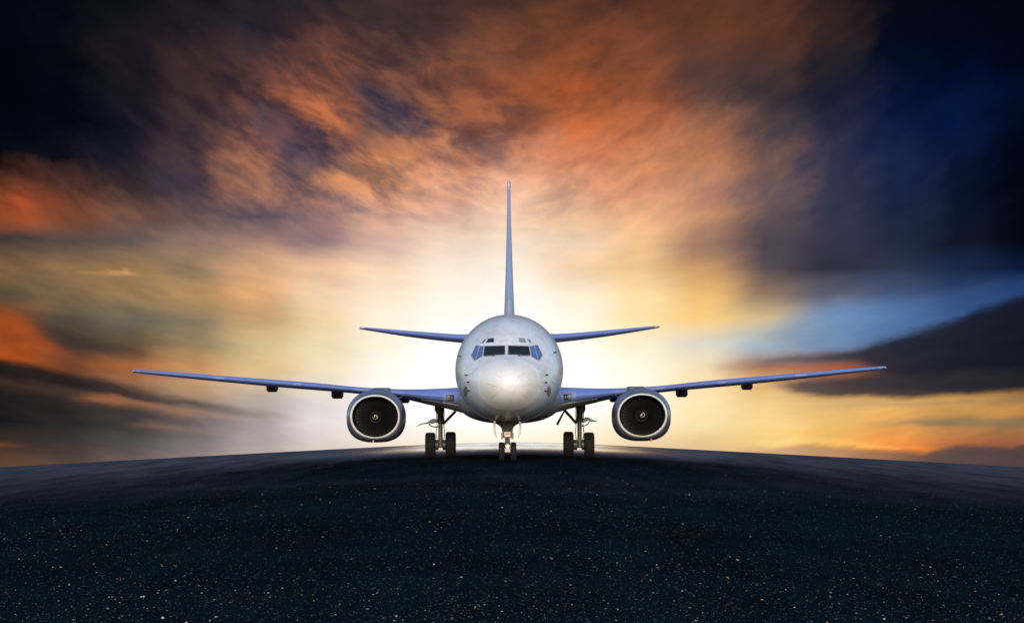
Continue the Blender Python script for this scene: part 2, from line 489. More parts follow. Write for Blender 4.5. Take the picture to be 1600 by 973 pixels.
M['lip'] = worn('lip_metal', (0.86, 0.84, 0.82), (0.62, 0.58, 0.54), 0.25, metal=0.35, scale=2.5, amount=0.5)
M['duct'] = worn('duct_liner', (0.010, 0.010, 0.011), (0.006, 0.006, 0.006), 0.7, spec=0.2)
M['blade'] = worn('fan_blade_metal', (0.008, 0.0085, 0.010), (0.004, 0.004, 0.004), 0.45, metal=0.4, scale=4.0)
M['spinner'] = worn('spinner_paint', (0.012, 0.012, 0.013), (0.008, 0.008, 0.008), 0.5, spec=0.3)
M['swirl'] = worn('swirl_paint', (0.82, 0.80, 0.76), (0.6, 0.55, 0.5), 0.5)
M['rubber'] = worn('tyre_rubber', (0.007, 0.0075, 0.0085), (0.014, 0.013, 0.012), 0.8, scale=6.0, spec=0.25)
M['gear'] = worn('gear_paint', (0.055, 0.052, 0.052), (0.02, 0.018, 0.016), 0.5, scale=5.0, metal=0.2)
M['gear_light'] = worn('gear_bare_metal', (0.36, 0.32, 0.26), (0.10, 0.08, 0.06), 0.45, scale=6.0, metal=0.2)
M['dark'] = worn('dark_bay', (0.022, 0.023, 0.026), (0.012, 0.012, 0.012), 0.7)
M['glass'] = principled('windscreen_glass', (0.012, 0.014, 0.018), 0.07, spec=0.5)[0]
M['blue_refl_glass'] = principled('side_glass', (0.085, 0.14, 0.34), 0.08, spec=0.6)[0]  # reflected sky painted in as a blue base colour
M['pale_refl_glass'] = principled('eyebrow_glass', (0.22, 0.27, 0.33), 0.1, spec=0.6)[0]  # reflected light painted in as a paler base colour
M['frame'] = worn('window_frame', (0.50, 0.53, 0.66), (0.34, 0.34, 0.38), 0.35, metal=0.3, scale=5)
M['lamp'] = principled('lamp_glass', (0.60, 0.54, 0.42), 0.15, metal=0.6)[0]
M['red'] = worn('red_paint', (0.65, 0.06, 0.03), (0.4, 0.05, 0.03), 0.45)
M['cream'] = worn('cream_plate', (0.72, 0.66, 0.52), (0.4, 0.36, 0.3), 0.45)
M['line'] = worn('seam_filler', (0.16, 0.155, 0.16), (0.10, 0.10, 0.10), 0.6)
M['patch'] = worn('bare_patch', (0.30, 0.30, 0.32), (0.2, 0.19, 0.19), 0.4, metal=0.4)


# ------------------------------------------------------------------ ground
CROWN_S, CROWN_W = 0.054, 3.0
CREST_Y, CREST_C = 170.0, 9.6e-5


def ground_z(x, y):
    z = -CROWN_S * (math.sqrt(x * x + CROWN_W * CROWN_W) - CROWN_W)
    u = y - CREST_Y
    if u > 0:
        z -= CREST_C * u * u if u < 160 else CREST_C * 160 * 160 + 2 * CREST_C * 160 * (u - 160)
    return z


def asphalt():
    m, g, b = principled('asphalt', (0.02, 0.024, 0.028), 0.5, spec=0.2)
    tc = g.n('ShaderNodeTexCoord').outputs['Object']
    big = g.noise(tc, 0.09, 4.0, 0.6)
    mp = g.n('ShaderNodeMapping')
    g.put(mp.inputs[0], tc)
    mp.inputs['Scale'].default_value = (1.0, 0.07, 1.0)
    streak = g.noise(mp.outputs[0], 0.9, 5.0, 0.62)
    fine = g.noise(tc, 42.0, 3.0, 0.7)
    grit = g.n('ShaderNodeTexVoronoi', feature='F1')
    g.put(grit.inputs['Vector'], tc)
    grit.inputs['Scale'].default_value = 55.0
    tone = g.m('MULTIPLY_ADD', streak, 0.5, g.m('MULTIPLY', big, 0.5))
    dark, lite = (0.0012, 0.0042, 0.0068, 1), (0.0046, 0.0115, 0.017, 1)
    base = g.mix(g.step(tone, 0.34, 0.66), dark, lite)
    base = g.mix(g.step(fine, 0.46, 0.74, 0.0, 0.9), base, (0.014, 0.026, 0.036, 1))
    # patches of greenish and brownish binder
    base = g.mix(g.step(g.noise(tc, 0.23, 4.0, 0.6), 0.56, 0.72, 0.0, 0.35), base, (0.013, 0.013, 0.011, 1))
    # distance haze painted into the colour: asphalt turns paler towards the far crest
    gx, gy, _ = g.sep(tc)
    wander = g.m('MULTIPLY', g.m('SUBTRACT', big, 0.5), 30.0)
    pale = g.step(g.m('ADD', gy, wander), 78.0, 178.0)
    # painted shade under the aircraft: a soft ellipse holds the pale tone back
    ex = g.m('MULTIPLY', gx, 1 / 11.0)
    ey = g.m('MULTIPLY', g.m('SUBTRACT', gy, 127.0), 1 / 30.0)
    shade_mask = g.step(g.m('ADD', g.m('SQRT', g.m('ADD', g.m('MULTIPLY', ex, ex), g.m('MULTIPLY', ey, ey))), g.m('MULTIPLY', g.m('SUBTRACT', streak, 0.5), 0.5)), 0.45, 1.5)
    pale = g.m('MULTIPLY', pale, shade_mask)
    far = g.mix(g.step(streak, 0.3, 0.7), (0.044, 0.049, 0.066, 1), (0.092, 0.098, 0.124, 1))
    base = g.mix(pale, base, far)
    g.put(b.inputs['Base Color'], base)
    # damp strip along the centre line beyond the stand
    wet = g.m('MULTIPLY', g.step(gy, 138.0, 172.0), g.step(g.m('ABSOLUTE', gx), 15.0, 3.0))
    g.put(b.inputs['Roughness'], g.m('MULTIPLY_ADD', wet, -0.62, g.step(tone, 0.3, 0.7, 0.74, 0.66)))
    g.put(b.inputs['Specular IOR Level'], g.m('MULTIPLY_ADD', wet, 0.45, 0.05))
    bp = g.n('ShaderNodeBump')
    g.put(bp.inputs['Strength'], g.m('MULTIPLY_ADD', wet, -0.55, 0.55))
    bp.inputs['Distance'].default_value = 0.012
    g.put(bp.inputs['Height'], g.m('ADD', g.m('MULTIPLY', grit.outputs[0], 0.8), g.m('MULTIPLY', fine, 0.7)))
    g.put(b.inputs['Normal'], bp.outputs[0])
    # open-textured dry asphalt shows no sheen at a low angle: mostly plain diffuse
    df = g.n('ShaderNodeBsdfDiffuse')
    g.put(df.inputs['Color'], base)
    g.put(df.inputs['Normal'], bp.outputs[0])
    ms = g.n('ShaderNodeMixShader')
    g.put(ms.inputs[0], g.m('MULTIPLY_ADD', wet, 0.85, 0.05))
    m.node_tree.links.new(df.outputs[0], ms.inputs[1])
    m.node_tree.links.new(b.outputs[0], ms.inputs[2])
    out = [n for n in m.node_tree.nodes if n.type == 'OUTPUT_MATERIAL'][0]
    m.node_tree.links.new(ms.outputs[0], out.inputs[0])
    return m


def build_ground():
    xs = [-3000, -1200, -500, -250, -140, -90, -65, -50]
    x = -40.0
    while x <= 40.01:
        xs.append(round(x, 2))
        x += 0.5 if abs(x) < 12 else 1.0
    xs += [50, 65, 90, 140, 250, 500, 1200, 3000]
    ys = [-1500, -400, -120, -50, -20, 0, 10, 20]
    ys += [30 + 5 * i for i in range(80)] + [440, 500, 600, 800, 1200, 2000, 4000]
    vs = [(a, b, ground_z(a, b)) for b in ys for a in xs]
    n = len(xs)
    fs = [(j * n + i, j * n + i + 1, (j + 1) * n + i + 1, (j + 1) * n + i) for j in range(len(ys) - 1) for i in range(n - 1)]
    me = bpy.data.meshes.new('runway')
    me.from_pydata(vs, [], fs)
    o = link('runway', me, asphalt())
    o['kind'] = 'structure'
    o['label'] = 'dark blue black cambered asphalt runway strewn with pale chips'


build_ground()


def stone_material():
    m, g, b = principled('pale_stone', (0.6, 0.56, 0.5), 0.45, spec=0.5)
    oi = g.n('ShaderNodeAttribute', attribute_name='tone')
    c = g.ramp(oi.outputs['Fac'], [(0.0, (0.004, 0.010, 0.015, 1)), (0.20, (0.012, 0.021, 0.030, 1)), (0.36, (0.040, 0.050, 0.060, 1)), (0.42, (0.08, 0.08, 0.08, 1)), (0.68, (0.20, 0.18, 0.15, 1)), (0.86, (0.38, 0.34, 0.28, 1)), (0.95, (0.60, 0.56, 0.50, 1)), (1.0, (0.42, 0.20, 0.08, 1))])
    g.put(b.inputs['Base Color'], c)
    return m


def build_chips():
    rng = np.random.default_rng(7)
    base = np.array([(1, 0, 0), (0.3, 0.9, 0), (-0.8, 0.6, 0), (-0.8, -0.6, 0), (0.3, -0.9, 0), (0.55, 0.2, 1), (-0.3, 0.45, 0.85), (-0.2, -0.5, 0.95)])
    faces = np.array([(0, 1, 5), (1, 6, 5), (1, 2, 6), (2, 3, 6), (3, 7, 6), (3, 4, 7), (4, 0, 5), (4, 5, 7), (5, 6, 7)])
    n = 150000
    # more loose chips towards the near end of the runway
    yy = 31.0 / (1.0 - rng.random(n) * 0.81)
    xx = rng.uniform(-1, 1, n) * (0.19 * yy + 2.0)
    bl = np.stack([rng.uniform(-11, 11, 46), rng.uniform(31, 105, 46), rng.uniform(0.5, 2.0, 46)], 1)
    near = np.zeros(n)
    for a, b, r in bl:
        near += np.exp(-(((xx - a) / r) ** 2 + ((yy - b) * 0.16 / r) ** 2))
    near = np.clip(near, 0, 1)
    bright = rng.random(n) < np.where(yy < 44, 0.040, np.where(yy < 60, 0.020, 0.009)) + 0.07 * near
    keep = bright | (rng.random(n) < 0.62)
    xx, yy, near, bright = xx[keep], yy[keep], near[keep], bright[keep]
    n = len(xx)
    s = np.where(bright, np.minimum(rng.lognormal(-5.28, 0.50, n), 0.017), np.minimum(rng.lognormal(-5.2, 0.45, n), 0.014))
    s *= np.where(yy > 60, 1.2, 1.0)
    h = s * rng.uniform(0.35, 1.0, n)
    a = rng.uniform(0, 6.283, n)
    st = rng.uniform(0.7, 1.7, n)
    z0 = -CROWN_S * (np.sqrt(xx * xx + CROWN_W ** 2) - CROWN_W)
    jit = rng.uniform(0.8, 1.2, (n, 8, 3))
    p = base[None] * jit
    px = p[:, :, 0] * st[:, None]
    py = p[:, :, 1]
    ca, sa = np.cos(a)[:, None], np.sin(a)[:, None]
    v = np.empty((n, 8, 3))
    v[:, :, 0] = xx[:, None] + (px * ca - py * sa) * s[:, None]
    v[:, :, 1] = yy[:, None] + (px * sa + py * ca) * s[:, None]
    v[:, :, 2] = z0[:, None] - 0.002 + p[:, :, 2] * h[:, None]
    f = (faces[None] + (np.arange(n) * 8)[:, None, None]).reshape(-1)
    tone = np.where(bright, rng.uniform(0.42, 1.0, n), 0.36 * rng.random(n) ** 1.6)
    nf = n * len(faces)
    me = bpy.data.meshes.new('stone_chips')
    me.vertices.add(n * 8)
    me.vertices.foreach_set('co', v.reshape(-1))
    me.loops.add(nf * 3)
    me.loops.foreach_set('vertex_index', f.astype(np.int32))
    me.polygons.add(nf)
    me.polygons.foreach_set('loop_start', (np.arange(nf) * 3).astype(np.int32))
    me.update(calc_edges=True)
    at = me.attributes.new('tone', 'FLOAT', 'FACE')
    at.data.foreach_set('value', np.repeat(tone, len(faces)).astype(np.float32))
    o = link('stone_chips', me, stone_material(), smooth=False)
    o['kind'] = 'stuff'
    o['label'] = 'pale stone chips scattered over the dark asphalt'
    o['category'] = 'gravel'


build_chips()
# ------------------------------------------------------------------ the airliner
Y0 = 127.0
root = bpy.data.objects.new('airliner', None)
col.objects.link(root)
root.location = (-0.085, Y0, 0)
ROLL = -0.0045
root.rotation_euler = (0, ROLL, 0)
root['label'] = 'white twin engine jet airliner facing the camera on the runway with three landing gears'
root['category'] = 'airplane'
MW = Matrix.Translation((-0.085, Y0, 0)) @ Matrix.Rotation(ROLL, 4, 'Y')
MI = MW.inverted()


def loc(px, py, s):
    """point of the airframe at station s that the photo shows at pixel px, py"""
    d = Vector(((px - 800.0) / F, 1.0, (HY - py) / F))
    w = Vector((0, 0, CAM_H)) + d * (Y0 + s)
    return MI @ w


# --- fuselage
ZC = 3.32
FUS = [  # sqrt(station), top, bottom, half width, height of widest point
 (0.0,  -0.60, -0.60, 0.00, -0.60),
 (0.22, -0.40, -0.79, 0.21, -0.60),
 (0.40, -0.26, -0.95, 0.38, -0.60),
 (0.63, -0.07, -1.15, 0.62, -0.58),
 (0.90,  0.13, -1.36, 0.89, -0.55),
 (1.14,  0.30, -1.53, 1.13, -0.50),
 (1.30,  0.42, -1.63, 1.29, -0.45),
 (1.42,  0.58, -1.71, 1.41, -0.40),
 (1.55,  0.83, -1.78, 1.53, -0.34),
 (1.73,  1.15, -1.86, 1.67, -0.26),
 (2.00,  1.55, -1.93, 1.81, -0.17),
 (2.24,  1.79, -1.96, 1.88, -0.10),
 (2.50,  1.92, -1.97, 1.91, -0.06),
 (2.80,  1.97, -1.97, 1.92, -0.05),
 (3.40,  1.98, -1.97, 1.92, -0.05),
 (4.55,  1.98, -1.97, 1.92, -0.05),
 (4.90,  1.97, -1.66, 1.84, 0.10),
 (5.20,  1.95, -1.00, 1.55, 0.40),
 (5.45,  1.85, -0.30, 1.10, 0.75),
 (5.65,  1.70, 0.35, 0.62, 1.05),
 (5.80,  1.50, 0.85, 0.28, 1.18),
]


def fus_ring(s, n=72, grow=0.0):
    t, b, w, c = curve(FUS, math.sqrt(max(s, 0)))
    w *= 1.02
    ring = []
    for k in range(n):
        a = 2 * math.pi * k / n
        cx, sx = math.cos(a), math.sin(a)
        e = 2.0 if sx > 0 else 2.12
        x = w * math.copysign(abs(cx) ** (2 / e), cx)
        z = c + ((t - c) if sx > 0 else (c - b)) * math.copysign(abs(sx) ** (2 / e), sx)
        ring.append((x + grow * cx, s, ZC + z + grow * sx))
    return ring


def stations(a, b, n):
    r0, r1 = math.sqrt(a), math.sqrt(b)
    return [(r0 + (r1 - r0) * i / n) ** 2 for i in range(n + 1)]


RADOME = 1.15
mb = MB()
mb.rings([fus_ring(s) for s in stations(RADOME, 33.6, 110)], cap0=True)
fuselage = mb.build('fuselage', M['white'], root)
mb = MB()
mb.rings([fus_ring(s, grow=-0.0) for s in stations(0.0006, RADOME - 0.006, 34)])
radome = mb.build('radome', M['radome'], root)

bv = MB()
bv.rings([fus_ring(s, 144) for s in stations(0.0006, 12.0, 150)])
FUS_BVH = BVHTree.FromPolygons([Vector(p) for p in bv.v], bv.f)
CAML = MI @ Vector((0, 0, CAM_H))


def cast(bvh, px, py):
    d = (MI.to_3x3() @ Vector(((px - 800.0) / F, 1.0, (HY - py) / F))).normalized()
    hit, nrm, _, _ = bvh.ray_cast(CAML, d)
    if hit is None:
        return None, None
    if nrm.dot(d) > 0:
        nrm = -nrm
    return hit, nrm


def skin_quad(bvh, quad, lift, depth=0.02, n=7):
    """slab of the outline quad (photo pixels) bent on to the skin of the aircraft"""
    mbq = MB()
    top, bot = [], []
    (ax, ay), (bx, by), (cx, cy), (dx, dy) = quad
    for j in range(n + 1):
        v = j / n
        for i in range(n + 1):
            u = i / n
            x = (1 - u) * (1 - v) * ax + u * (1 - v) * bx + u * v * cx + (1 - u) * v * dx
            y = (1 - u) * (1 - v) * ay + u * (1 - v) * by + u * v * cy + (1 - u) * v * dy
            p, q = cast(bvh, x, y)
            if p is None:
                p, q = loc(x, y, 5), Vector((0, -1, 0))
            top.append(p + q * lift)
            bot.append(p - q * depth)
    m = n + 1
    fs = [(j * m + i, j * m + i + 1, (j + 1) * m + i + 1, (j + 1) * m + i) for j in range(n) for i in range(n)]
    k = m * m
    fs += [tuple(k + q for q in f)[::-1] for f in fs]
    rim = [i for i in range(m)] + [j * m + n for j in range(1, m)] + [n * m + i for i in range(n - 1, -1, -1)] + [j * m for j in range(n - 1, 0, -1)]
    for a, b in zip(rim, rim[1:] + rim[:1]):
        fs.append((a, b, k + b, k + a))
    mbq.add(top + bot, fs)
    return mbq


def grown(quad, e):
    cx = sum(p[0] for p in quad) / 4
    cy = sum(p[1] for p in quad) / 4
    out = []
    for x, y in quad:
        dx, dy = x - cx, y - cy
        out.append((x + math.copysign(e, dx), y + math.copysign(e, dy)))
    return out


panes = [
 ([(757.6, 541.2), (788.8, 540.4), (788.8, 554.2), (755.4, 555.4)], 'glass', 'dark front windscreen pane'),
 ([(794.2, 540.4), (826.0, 541.2), (828.4, 554.8), (794.2, 554.2)], 'glass', 'dark front windscreen pane'),
 ([(750.4, 541.2), (755.8, 541.4), (753.6, 556.6), (743.4, 563.0)], 'blue_refl_glass', 'sliding side window with blue sky reflection painted in'),
 ([(743.6, 540.0), (749.2, 540.6), (742.0, 563.4), (736.8, 554.8)], 'blue_refl_glass', 'rear side window with blue sky reflection painted in'),
 ([(828.0, 541.4), (834.6, 540.4), (840.2, 563.0), (830.4, 556.6)], 'blue_refl_glass', 'sliding side window with blue sky reflection painted in'),
 ([(835.4, 540.4), (840.0, 539.4), (847.2, 554.6), (841.6, 563.4)], 'blue_refl_glass', 'rear side window with blue sky reflection painted in'),
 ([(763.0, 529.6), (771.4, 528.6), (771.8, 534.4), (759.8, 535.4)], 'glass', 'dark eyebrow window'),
 ([(756.6, 530.8), (759.2, 530.2), (756.0, 535.6), (752.8, 535.8)], 'blue_refl_glass', 'eyebrow window with blue sky reflection painted in'),
 ([(811.2, 528.8), (818.8, 529.4), (823.0, 535.0), (811.6, 534.2)], 'pale_refl_glass', 'eyebrow window with pale reflected light painted in'),
 ([(823.8, 530.2), (827.4, 530.4), (830.2, 535.4), (827.0, 535.2)], 'pale_refl_glass', 'eyebrow window with pale reflected light painted in'),
]
for quad, mat, lab in panes:
    small = abs(quad[0][1] - quad[2][1]) < 9
    fr = skin_quad(FUS_BVH, grown(quad, 0.8 if small else 1.1), 0.010).build('window_frame', M['frame'], fuselage)
    o = skin_quad(FUS_BVH, quad, 0.016).build('window_pane', M[mat], fuselage)
    o['label'] = lab


def skin_line(bvh, pts, r, lift=0.0):
    path = []
    for i in range(len(pts) - 1):
        for k in range(6):
            t = k / 6
            path.append((pts[i][0] + (pts[i + 1][0] - pts[i][0]) * t, pts[i][1] + (pts[i + 1][1] - pts[i][1]) * t))
    path.append(pts[-1])
    out = []
    for x, y in path:
        p, q = cast(bvh, x, y)
        if p is not None:
            out.append(p + q * lift)
    m = MB()
    m.tube(out, r, 6)
    return m


# wipers at the foot of each windscreen, parked
for pts in ([(757, 557.0), (766, 556.4), (773.5, 556.6), (772.2, 554.2)], [(827, 556.6), (818, 556.2), (809.5, 556.6), (810.8, 554.2)]):
    skin_line(FUS_BVH, pts, 0.012, 0.03).build('wiper', M['dark'], fuselage)
# air data probes and grey sensor plates on both sides of the nose
for px, py in ((730, 586), (733, 596.5), (733.5, 609.5), (719.5, 557), (853, 586), (851.5, 597), (851, 610), (866, 551)):
    p, q = cast(FUS_BVH, px, py)
    if p is None:
        continue
    m = MB()
    m.tube([p - q * 0.01, p + q * 0.06, p + q * 0.09 + Vector((0, -0.05, 0)), p + q * 0.09 + Vector((0, -0.17, 0))], [0.03, 0.022, 0.018, 0.012], 10)
    m.build('air_data_probe', M['dark'], fuselage)


def skin_disc(bvh, cx, cy, rx, ry, lift, mat, name, parent):
    m = MB()
    rings = []
    for k, (fr, lf) in enumerate(((1.0, -0.01), (1.0, lift), (0.6, lift), (0.02, lift))):
        ring = []
        for i in range(20):
            a = 2 * math.pi * i / 20
            p, q = cast(bvh, cx + rx * fr * math.cos(a), cy + ry * fr * math.sin(a))
            if p is None:
                return None
            ring.append(p + q * lf)
        rings.append(ring)
    m.rings(rings)
    return m.build(name, mat, parent)


for px, py in ((727.5, 611), (857.5, 611)):
    skin_disc(FUS_BVH, px, py, 3.2, 8.5, 0.004, M['patch'], 'sensor_plate', fuselage)
# seams: the joint behind the radome, lightning strips, access panels and the forward door outlines
for sx in (-1, 1):
    def mx(pts):
        return [(795.5 + sx * (a - 795.5), b) for a, b in pts]
    for pts in ([(815, 604), (832, 598)], [(812, 612), (824, 622)], [(808, 590), (818, 584)]):
        skin_line(FUS_BVH, mx(pts), 0.004, 0.0).build('lightning_strip', M['line'], radome)
    for pts in ([(836, 523), (850, 533), (856, 545)], [(861, 520), (869, 545), (871, 566)],
                [(845, 575), (853, 583), (862, 586)], [(829, 640), (845, 626), (857, 604)], [(862, 596), (868, 600), (869, 590)]):
        skin_line(FUS_BVH, mx(pts), 0.005, 0.0).build('panel_seam', M['line'], fuselage)

# --- belly fairing
mb = MB()
rings = []
for s, w, zb, zt in ((8.6, 0.9, 1.55, 2.2), (9.4, 1.60, 1.42, 2.5), (10.5, 1.90, 1.34, 2.6), (12.0, 1.98, 1.29, 2.7), (15, 2.0, 1.27, 2.7), (17.5, 1.98, 1.28, 2.7), (19.5, 1.7, 1.38, 2.5), (21.0, 0.8, 1.6, 2.2)):
    zc = zb + (zt - zb) * 0.7
    sg = lambda q, e=2.5: math.copysign(abs(q) ** (2 / e), q)
    rings.append([(w * sg(math.cos(a)), s, zc + ((zt - zc) if math.sin(a) > 0 else (zc - zb)) * sg(math.sin(a))) for a in [2 * math.pi * k / 48 for k in range(48)]])
mb.rings(rings)
mb.build('belly_fairing', M['belly'], root)

# --- lifting surfaces
def airfoil(n=22):
    up, lo = [], []
    for i in range(n + 1):
        x = 0.5 * (1 - math.cos(math.pi * i / n))
        t = 5 * (0.2969 * math.sqrt(x) - 0.1260 * x - 0.3516 * x * x + 0.2843 * x ** 3 - 0.1036 * x ** 4)
        up.append((x, t))
        lo.append((x, -t))
    return up, lo


UP, LO = airfoil()


def section(x, sle, ch, zt, zb, xmax=1.0, grow=0.0, camber=0.25):
    """closed aerofoil ring in the plane of constant x, between heights zb and zt"""
    t = zt - zb
    zc = (zt + zb) / 2
    pts = []
    cut = [p for p in UP if p[0] <= xmax]
    cutl = [p for p in LO if p[0] <= xmax]
    for a, b in cut[::-1]:
        pts.append((x, sle + a * ch - grow * (1 - a), zc + b * (t + 2 * grow) - camber * t * (a - 0.3)))
    for a, b in cutl[1:]:
        pts.append((x, sle + a * ch - grow * (1 - a), zc + b * (t + 2 * grow) - camber * t * (a - 0.3)))
    return pts


WING = [  # offset in photo px from the centre line, upper edge, lower edge, station of the leading edge, chord
 (40, 604.5, 650, 10.0, 8.6), (70, 605, 645, 10.8, 7.9), (96, 606, 638, 11.5, 7.2), (136, 607.4, 629, 12.2, 6.5), (176, 607.0, 620.5, 12.9, 5.6),
 (240, 603.2, 613.6, 13.9, 4.6), (300, 597.0, 608.2, 14.7, 4.1), (370, 591.2, 602.2, 15.6, 3.5), (480, 582.4, 591.2, 17.0, 2.5), (575, 575.0, 581.0, 18.2, 1.7), (586, 574.6, 579.0, 18.55, 1.3)]
HT = [(50, 520.0, 536.5, 28.4, 3.8), (75, 522.0, 535.0, 28.8, 3.5), (150, 516.6, 526.4, 30.0, 2.6), (226, 510.2, 514.4, 31.2, 1.6), (234, 510.0, 513.0, 31.5, 1.2)]


def dense(tab, n=6):
    out = []
    for i in range(len(tab) - 1):
        for k in range(n):
            o = tab[i][0] + (tab[i + 1][0] - tab[i][0]) * k / n
            out.append((o,) + tuple(curve(tab, o)))
    out.append(tab[-1])
    return out


def span(tab, sx, xmax=1.0, grow=0.0, o0=None, o1=None):
    rings = []
    for o, t, b, sle, ch in dense(tab):
        if o0 is not None and not (o0 <= o <= o1):
            continue
        Y = Y0 + sle + 0.3 * ch
        x = sx * o * Y / F
        zt = CAM_H + (HY - t) * Y / F
        zb = CAM_H + (HY - b) * Y / F
        rings.append(section(x, sle, ch, zt, zb, xmax, grow))
    return rings


wings = {}
for sx in (-1, 1):
    mb = MB()
    mb.rings(span(WING, sx))
    w = mb.build('wing', M['wing'], root)
    w['label'] = 'swept wing with blue upper surface and dark underside'
    wings[sx] = w
    for o0, o1 in ((97, 168), (232, 330), (331, 455), (456, 576)):
        mb = MB()
        mb.rings(span(WING, sx, 0.13, 0.012, o0, o1))
        mb.build('leading_edge_slat', M['slat'], w)
    # pale panel under the wing root, behind the leading edge
    mb = MB()
    rows = []
    for o, t, b, sle, ch in dense(WING):
        if 74 <= o <= 142:
            Y = Y0 + sle + 0.3 * ch
            x = sx * o * Y / F
            zt, zb = CAM_H + (HY - t) * Y / F, CAM_H + (HY - b) * Y / F
            lo = [p for p in section(x, sle, ch, zt, zb)[len(UP):] if sle + 0.022 * ch <= p[1] <= sle + 0.34 * ch]
            rows.append([(p[0], p[1] - 0.004, p[2] - 0.012) for p in lo] + [(p[0], p[1] + 0.01, p[2] + 0.02) for p in lo[::-1]])
    mb.rings(rows)
    mb.build('root_flap_panel', M['panel'], w)
    # wing tip light
    tip = span(WING, sx)[-1]
    tc_ = Vector((sum(p[0] for p in tip) / len(tip), tip[len(tip) // 2][1] + 0.15, sum(p[2] for p in tip) / len(tip)))
    mb = MB()
    mb.lathe_y([(tc_.y - 0.16, 0.012), (tc_.y - 0.1, 0.05), (tc_.y + 0.1, 0.07), (tc_.y + 0.5, 0.04)], tc_.x, tc_.z, 14)
    mb.build('tip_light', M['patch'], w)
    # flap track fairings
    for off, yb, wd in ((372, 610.5, 0.40), (270, 621.5, 0.42), (165, 633, 0.36)):
        t, b, sle, ch = curve(WING, off)
        Y = Y0 + sle + 0.55 * ch
        x = sx * off * Y / F
        zt = CAM_H + (HY - b) * Y / F + 0.06
        zb = CAM_H + (HY - yb) * Y / F
        if off == 165:
            zb = zt - 0.22
        mb = MB()
        rings = []
        for fs_, k in ((0.40, 0.15), (0.46, 0.75), (0.55, 1.0), (0.8, 1.0), (1.0, 0.7), (1.18, 0.12)):
            hw = wd * 0.5 * (0.5 + 0.5 * k)
            dz = (zt - zb) * k
            yy = sle + fs_ * ch
            rings.append([(x - hw, yy, zt), (x - hw, yy, zt - dz * 0.72), (x - hw * 0.72, yy, zt - dz), (x + hw * 0.72, yy, zt - dz), (x + hw, yy, zt - dz * 0.72), (x + hw, yy, zt)])
        mb.rings(rings)
        mb.build('flap_track_fairing', M['gear'], w, bevel=0.012)
    mb = MB()
    mb.rings(span(HT, sx))
    h = mb.build('horizontal_stabilizer', M['fin'], root)
    mb = MB()
    mb.rings(span(HT, sx, 0.10, 0.008, 50, 226))
    mb.build('leading_edge', M['slat'], h)

# landing lights in the wing roots
for sx in (-1, 1):
    r = span(WING, sx)
    m = MB()
    m.rings(r)
    wb = BVHTree.FromPolygons([Vector(p) for p in m.v], m.f)
    cx = 703.5 if sx < 0 else 886.5
    cy = 621.5 if sx < 0 else 620.0
    q = [(cx - 6, cy - 4.4), (cx + 6, cy - 4.4), (cx + 6, cy + 4.4), (cx - 6, cy + 4.4)]
    skin_quad(wb, q, 0.012, n=5).build('light_housing', M['dark'], wings[sx])
    skin_disc(wb, cx - sx * 0.0 + (-2.4 if sx < 0 else 2.2), cy, 3.1, 3.3, 0.03, M['lamp'], 'landing_light', wings[sx])
    skin_disc(wb, cx + (3.6 if sx < 0 else -3.6), cy + 0.4, 1.3, 2.4, 0.03, M['patch'], 'landing_light', wings[sx])

# --- fin, a swept aerofoil standing on the tail with its dorsal fillet
def fin_ring(z, sle, ch, t):
    pts = []
    for a, b in UP[::-1]:
        pts.append((b * t, sle + a * ch, z))
    for a, b in LO[1:]:
        pts.append((b * t, sle + a * ch, z))
    return pts


mb = MB()
FIN = [(4.6, 25.8, 6.4, 0.56), (5.5, 26.6, 5.7, 0.47), (6.5, 27.4, 5.0, 0.38), (8.0, 28.5, 4.1, 0.28), (10.0, 30.0, 2.9, 0.17), (11.25, 30.95, 2.2, 0.13), (11.50, 31.25, 1.75, 0.12)]
mb.rings([fin_ring(z, *curve(FIN, z)) for z in [4.6 + (11.50 - 4.6) * i / 30 for i in range(31)]])
fin = mb.build('vertical_fin', M['fin'], root)
mb = MB()
mb.rings([[(p[0] * 1.02 + math.copysign(0.006, p[0]) * (1 if abs(p[0]) > 1e-6 else 0), p[1] - 0.012, p[2]) for p in fin_ring(z, *curve(FIN, z)) if p[1] <= curve(FIN, z)[0] + 0.09 * curve(FIN, z)[1]] for z in [5.9 + (11.2 - 5.9) * i / 24 for i in range(25)]])
mb.build('fin_leading_edge', M['fin_edge'], fin)
mb = MB()
mb.rings([fin_ring(z, s, c_, t) for z, s, c_, t in ((11.30, 30.96, 2.2, 0.15), (11.54, 31.25, 1.8, 0.14), (11.60, 31.4, 1.5, 0.08))])
mb.build('fin_tip_cap', M['white'], fin)
mb = MB()
mb.rings([[(-w, s, 5.1), (-w * 0.45, s, zt - 0.12), (0, s, zt), (w * 0.45, s, zt - 0.12), (w, s, 5.1)] for s, w, zt in ((21.5, 0.04, 5.28), (23.5, 0.12, 5.5), (25.2, 0.20, 5.85), (26.6, 0.24, 6.4), (27.4, 0.2, 6.6))])
mb.build('dorsal_fillet', M['white'], fin)

# --- engines
S_IN = 9.9                       # station of the intake lip
PX_M = F / (Y0 + S_IN)


def nac_ring(cx, cz, s, a, b1, b2, nb, n=56):
    ring = []
    for k in range(n):
        t = 2 * math.pi * k / n
        c_, s_ = math.cos(t), math.sin(t)
        e = 2.1 if s_ > 0 else nb
        ring.append((cx + a * math.copysign(abs(c_) ** (2 / e), c_), s, cz + (b1 if s_ > 0 else b2) * math.copysign(abs(s_) ** (2 / e), s_)))
    return ring


